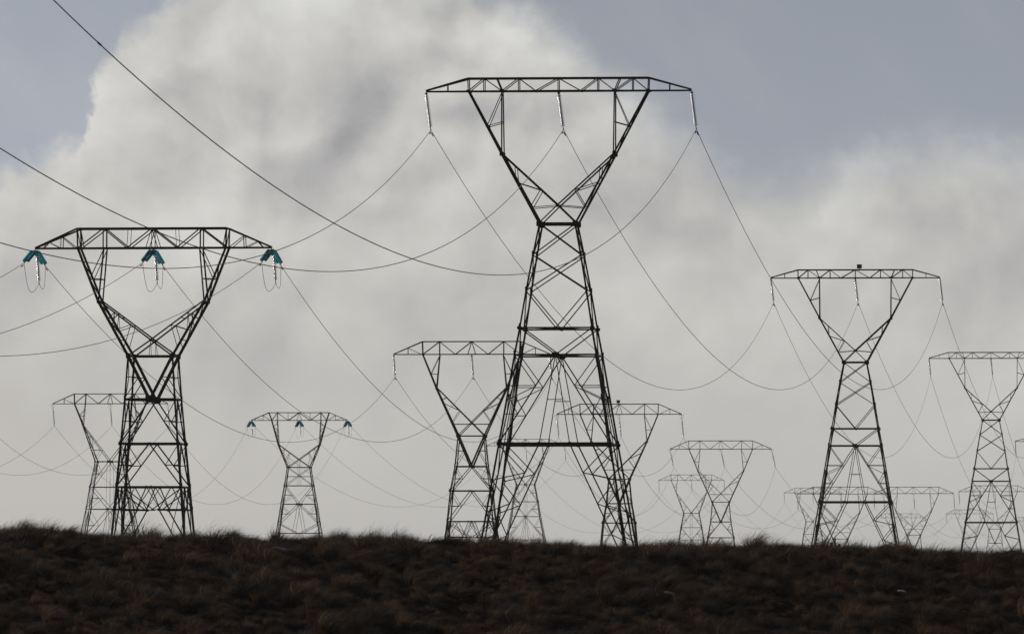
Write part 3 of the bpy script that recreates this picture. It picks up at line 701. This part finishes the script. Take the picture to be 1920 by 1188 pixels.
top = ma('SUBTRACT', ma('MULTIPLY', fc.outputs['Value'], 1.5), .5)
w3 = noise(uv, 24, 4, .5)
D = ma('ADD', ma('SUBTRACT', V2, top), ma('MULTIPLY', ma('SUBTRACT', w3.outputs['Fac'], .5), .05))
soft = mrange(U, .8, 1.25, .045, .12)
cov = mrange(ma('DIVIDE', D, soft), -.6, 1.0, 0, 1)
# billows inside the bank: heaped lobes, lit on the side towards the hidden sun
def heap(u, v):
    p = comb(u, v, 3.0)
    a = noise(p, 2.7, 6, .49, .15).outputs['Fac']
    vo = nd('ShaderNodeTexVoronoi', feature='SMOOTH_F1'); L.new(p, vo.inputs['Vector']); vo.inputs['Scale'].default_value = 5.0; vo.inputs['Smoothness'].default_value = .6; vo.inputs['Detail'].default_value = 1.5; vo.inputs['Roughness'].default_value = .4
    return ma('SUBTRACT', a, ma('MULTIPLY', vo.outputs['Distance'], .30))
U3 = warp(U, 2, .12, .03); V3 = warp(V, 0, .12, .03)
h0 = heap(U3, V3); h1 = heap(ma('SUBTRACT', U3, .026), ma('SUBTRACT', V3, .040))
relief = ma('SUBTRACT', h0, h1)
n1 = noise(comb(U3, ma('MULTIPLY', V3, 1.25), 3.0), 2.6, 6, .5)
n2 = noise(comb(U2, V2, 7.0), 7.0, 5, .5)
def blob(u, v, ru, rv):
    a = ma('DIVIDE', ma('SUBTRACT', U2, u), ru); b = ma('DIVIDE', ma('SUBTRACT', V2, v), rv)
    return mrange(ma('SQRT', ma('ADD', ma('MULTIPLY', a, a), ma('MULTIPLY', b, b))), 0, 1, 1, 0)
rim = ma('MULTIPLY', mrange(D, .0, .20, .075, 0), mrange(U, 1.2, 1.5, 1, .3))
br = ma('ADD', .525, rim)
br = ma('ADD', br, ma('MULTIPLY', ma('SUBTRACT', n1.outputs['Fac'], .5), .42))
br = ma('ADD', br, ma('MULTIPLY', ma('SUBTRACT', n2.outputs['Fac'], .5), .12))
br = ma('ADD', br, ma('MULTIPLY', relief, mrange(V, .22, .55, .95, .40)))
for u, v, ru, rv, a in ((.72, .20, .26, .10, -.12), (.90, .215, .16, .07, -.10), (.42, .20, .16, .12, -.05), (.27, .13, .13, .12, .05), (1.75, .38, .2, .10, -.06), (.95, .08, .22, .08, .08), (.62, .05, .2, .08, .05), (.14, .50, .25, .10, -.06), (.27, .38, .28, .09, .05), (.72, .47, .3, .08, .03), (1.5, .38, .25, .10, .03)):
    br = ma('ADD', br, ma('MULTIPLY', blob(u, v, ru, rv), a))
low = mrange(V, .50, 1.0, 0, 1)
br = ma('ADD', ma('MULTIPLY', br, ma('SUBTRACT', 1.0, low)), ma('MULTIPLY', low, .527))
br = ma('MINIMUM', ma('MAXIMUM', br, .30), .70)
ccol = nd('ShaderNodeMix', data_type='RGBA'); sock(ccol.inputs['Factor'], mrange(br, .36, .56, 0, 1)); ccol.inputs['A'].default_value = (.98, .985, 1.045, 1); ccol.inputs['B'].default_value = (1.0, 1.0, .983, 1)
cl = nd('ShaderNodeMix', data_type='RGBA', blend_type='MULTIPLY'); cl.inputs['Factor'].default_value = 1; L.new(ccol.outputs['Result'], cl.inputs['A']); L.new(comb(br, br, br), cl.inputs['B'])
# thin high veil over the clear part
n3 = noise(comb(ma('MULTIPLY', U, .8), ma('ADD', V, ma('MULTIPLY', U, -.9)), 11.0), 3.0, 5, .55)
vf = mrange(n3.outputs['Fac'], .42, .8, 0, .35)
vz = ma('MULTIPLY', mrange(V, -.1, .35, .95, 1.05), mrange(U, .1, 1.0, 1.17, 1.0))
veil = nd('ShaderNodeMix', data_type='RGBA'); sock(veil.inputs['Factor'], vf); veil.inputs['A'].default_value = (.286, .32, .388, 1); veil.inputs['B'].default_value = (.42, .43, .47, 1)
vl = nd('ShaderNodeMix', data_type='RGBA', blend_type='MULTIPLY'); vl.inputs['Factor'].default_value = 1; L.new(veil.outputs['Result'], vl.inputs['A']); L.new(comb(vz, vz, vz), vl.inputs['B'])
mixc = nd('ShaderNodeMix', data_type='RGBA'); sock(mixc.inputs['Factor'], cov); L.new(vl.outputs['Result'], mixc.inputs['A']); L.new(cl.outputs['Result'], mixc.inputs['B'])
# clouds are brightest round the hidden sun and dull behind the viewer
dt = nd('ShaderNodeVectorMath', operation='DOT_PRODUCT'); L.new(tc.outputs['Generated'], dt.inputs[0]); dt.inputs[1].default_value = sun_dir
glow = mrange(dt.outputs['Value'], 0.0, .76, .012, 1.0)
bgc = nd('ShaderNodeBackground'); L.new(mixc.outputs['Result'], bgc.inputs['Color']); L.new(glow, bgc.inputs['Strength'])
sky = nd('ShaderNodeTexSky', sky_type='NISHITA', sun_disc=False, sun_elevation=SUN_EL, sun_rotation=SUN_AZ)
bgs = nd('ShaderNodeBackground'); L.new(sky.outputs[0], bgs.inputs['Color']); bgs.inputs['Strength'].default_value = .05
ms = nd('ShaderNodeMixShader'); ms.inputs['Fac'].default_value = .93; L.new(bgs.outputs[0], ms.inputs[1]); L.new(bgc.outputs[0], ms.inputs[2])
wo = nd('ShaderNodeOutputWorld'); L.new(ms.outputs[0], wo.inputs['Surface'])

# ------------------------------------------------------------------ camera and render
cd = bpy.data.cameras.new('camera'); cd.sensor_width = 36; cd.lens = F/1920*36; cd.clip_start = .5; cd.clip_end = 30000
cd.dof.use_dof = True; cd.dof.focus_distance = 640; cd.dof.aperture_fstop = 7.5
cam = bpy.data.objects.new('camera', cd); COL.objects.link(cam); cam.rotation_euler = (R(90)+PITCH, 0, 0); S.camera = cam
S.render.engine = 'CYCLES'; S.cycles.use_denoising = True
S.cycles.max_bounces = 6; S.cycles.diffuse_bounces = 2; S.cycles.glossy_bounces = 2; S.cycles.volume_bounces = 1; S.cycles.transparent_max_bounces = 8
S.view_settings.view_transform = 'Standard'; S.view_settings.look = 'None'; S.view_settings.exposure = 0; S.view_settings.gamma = 1
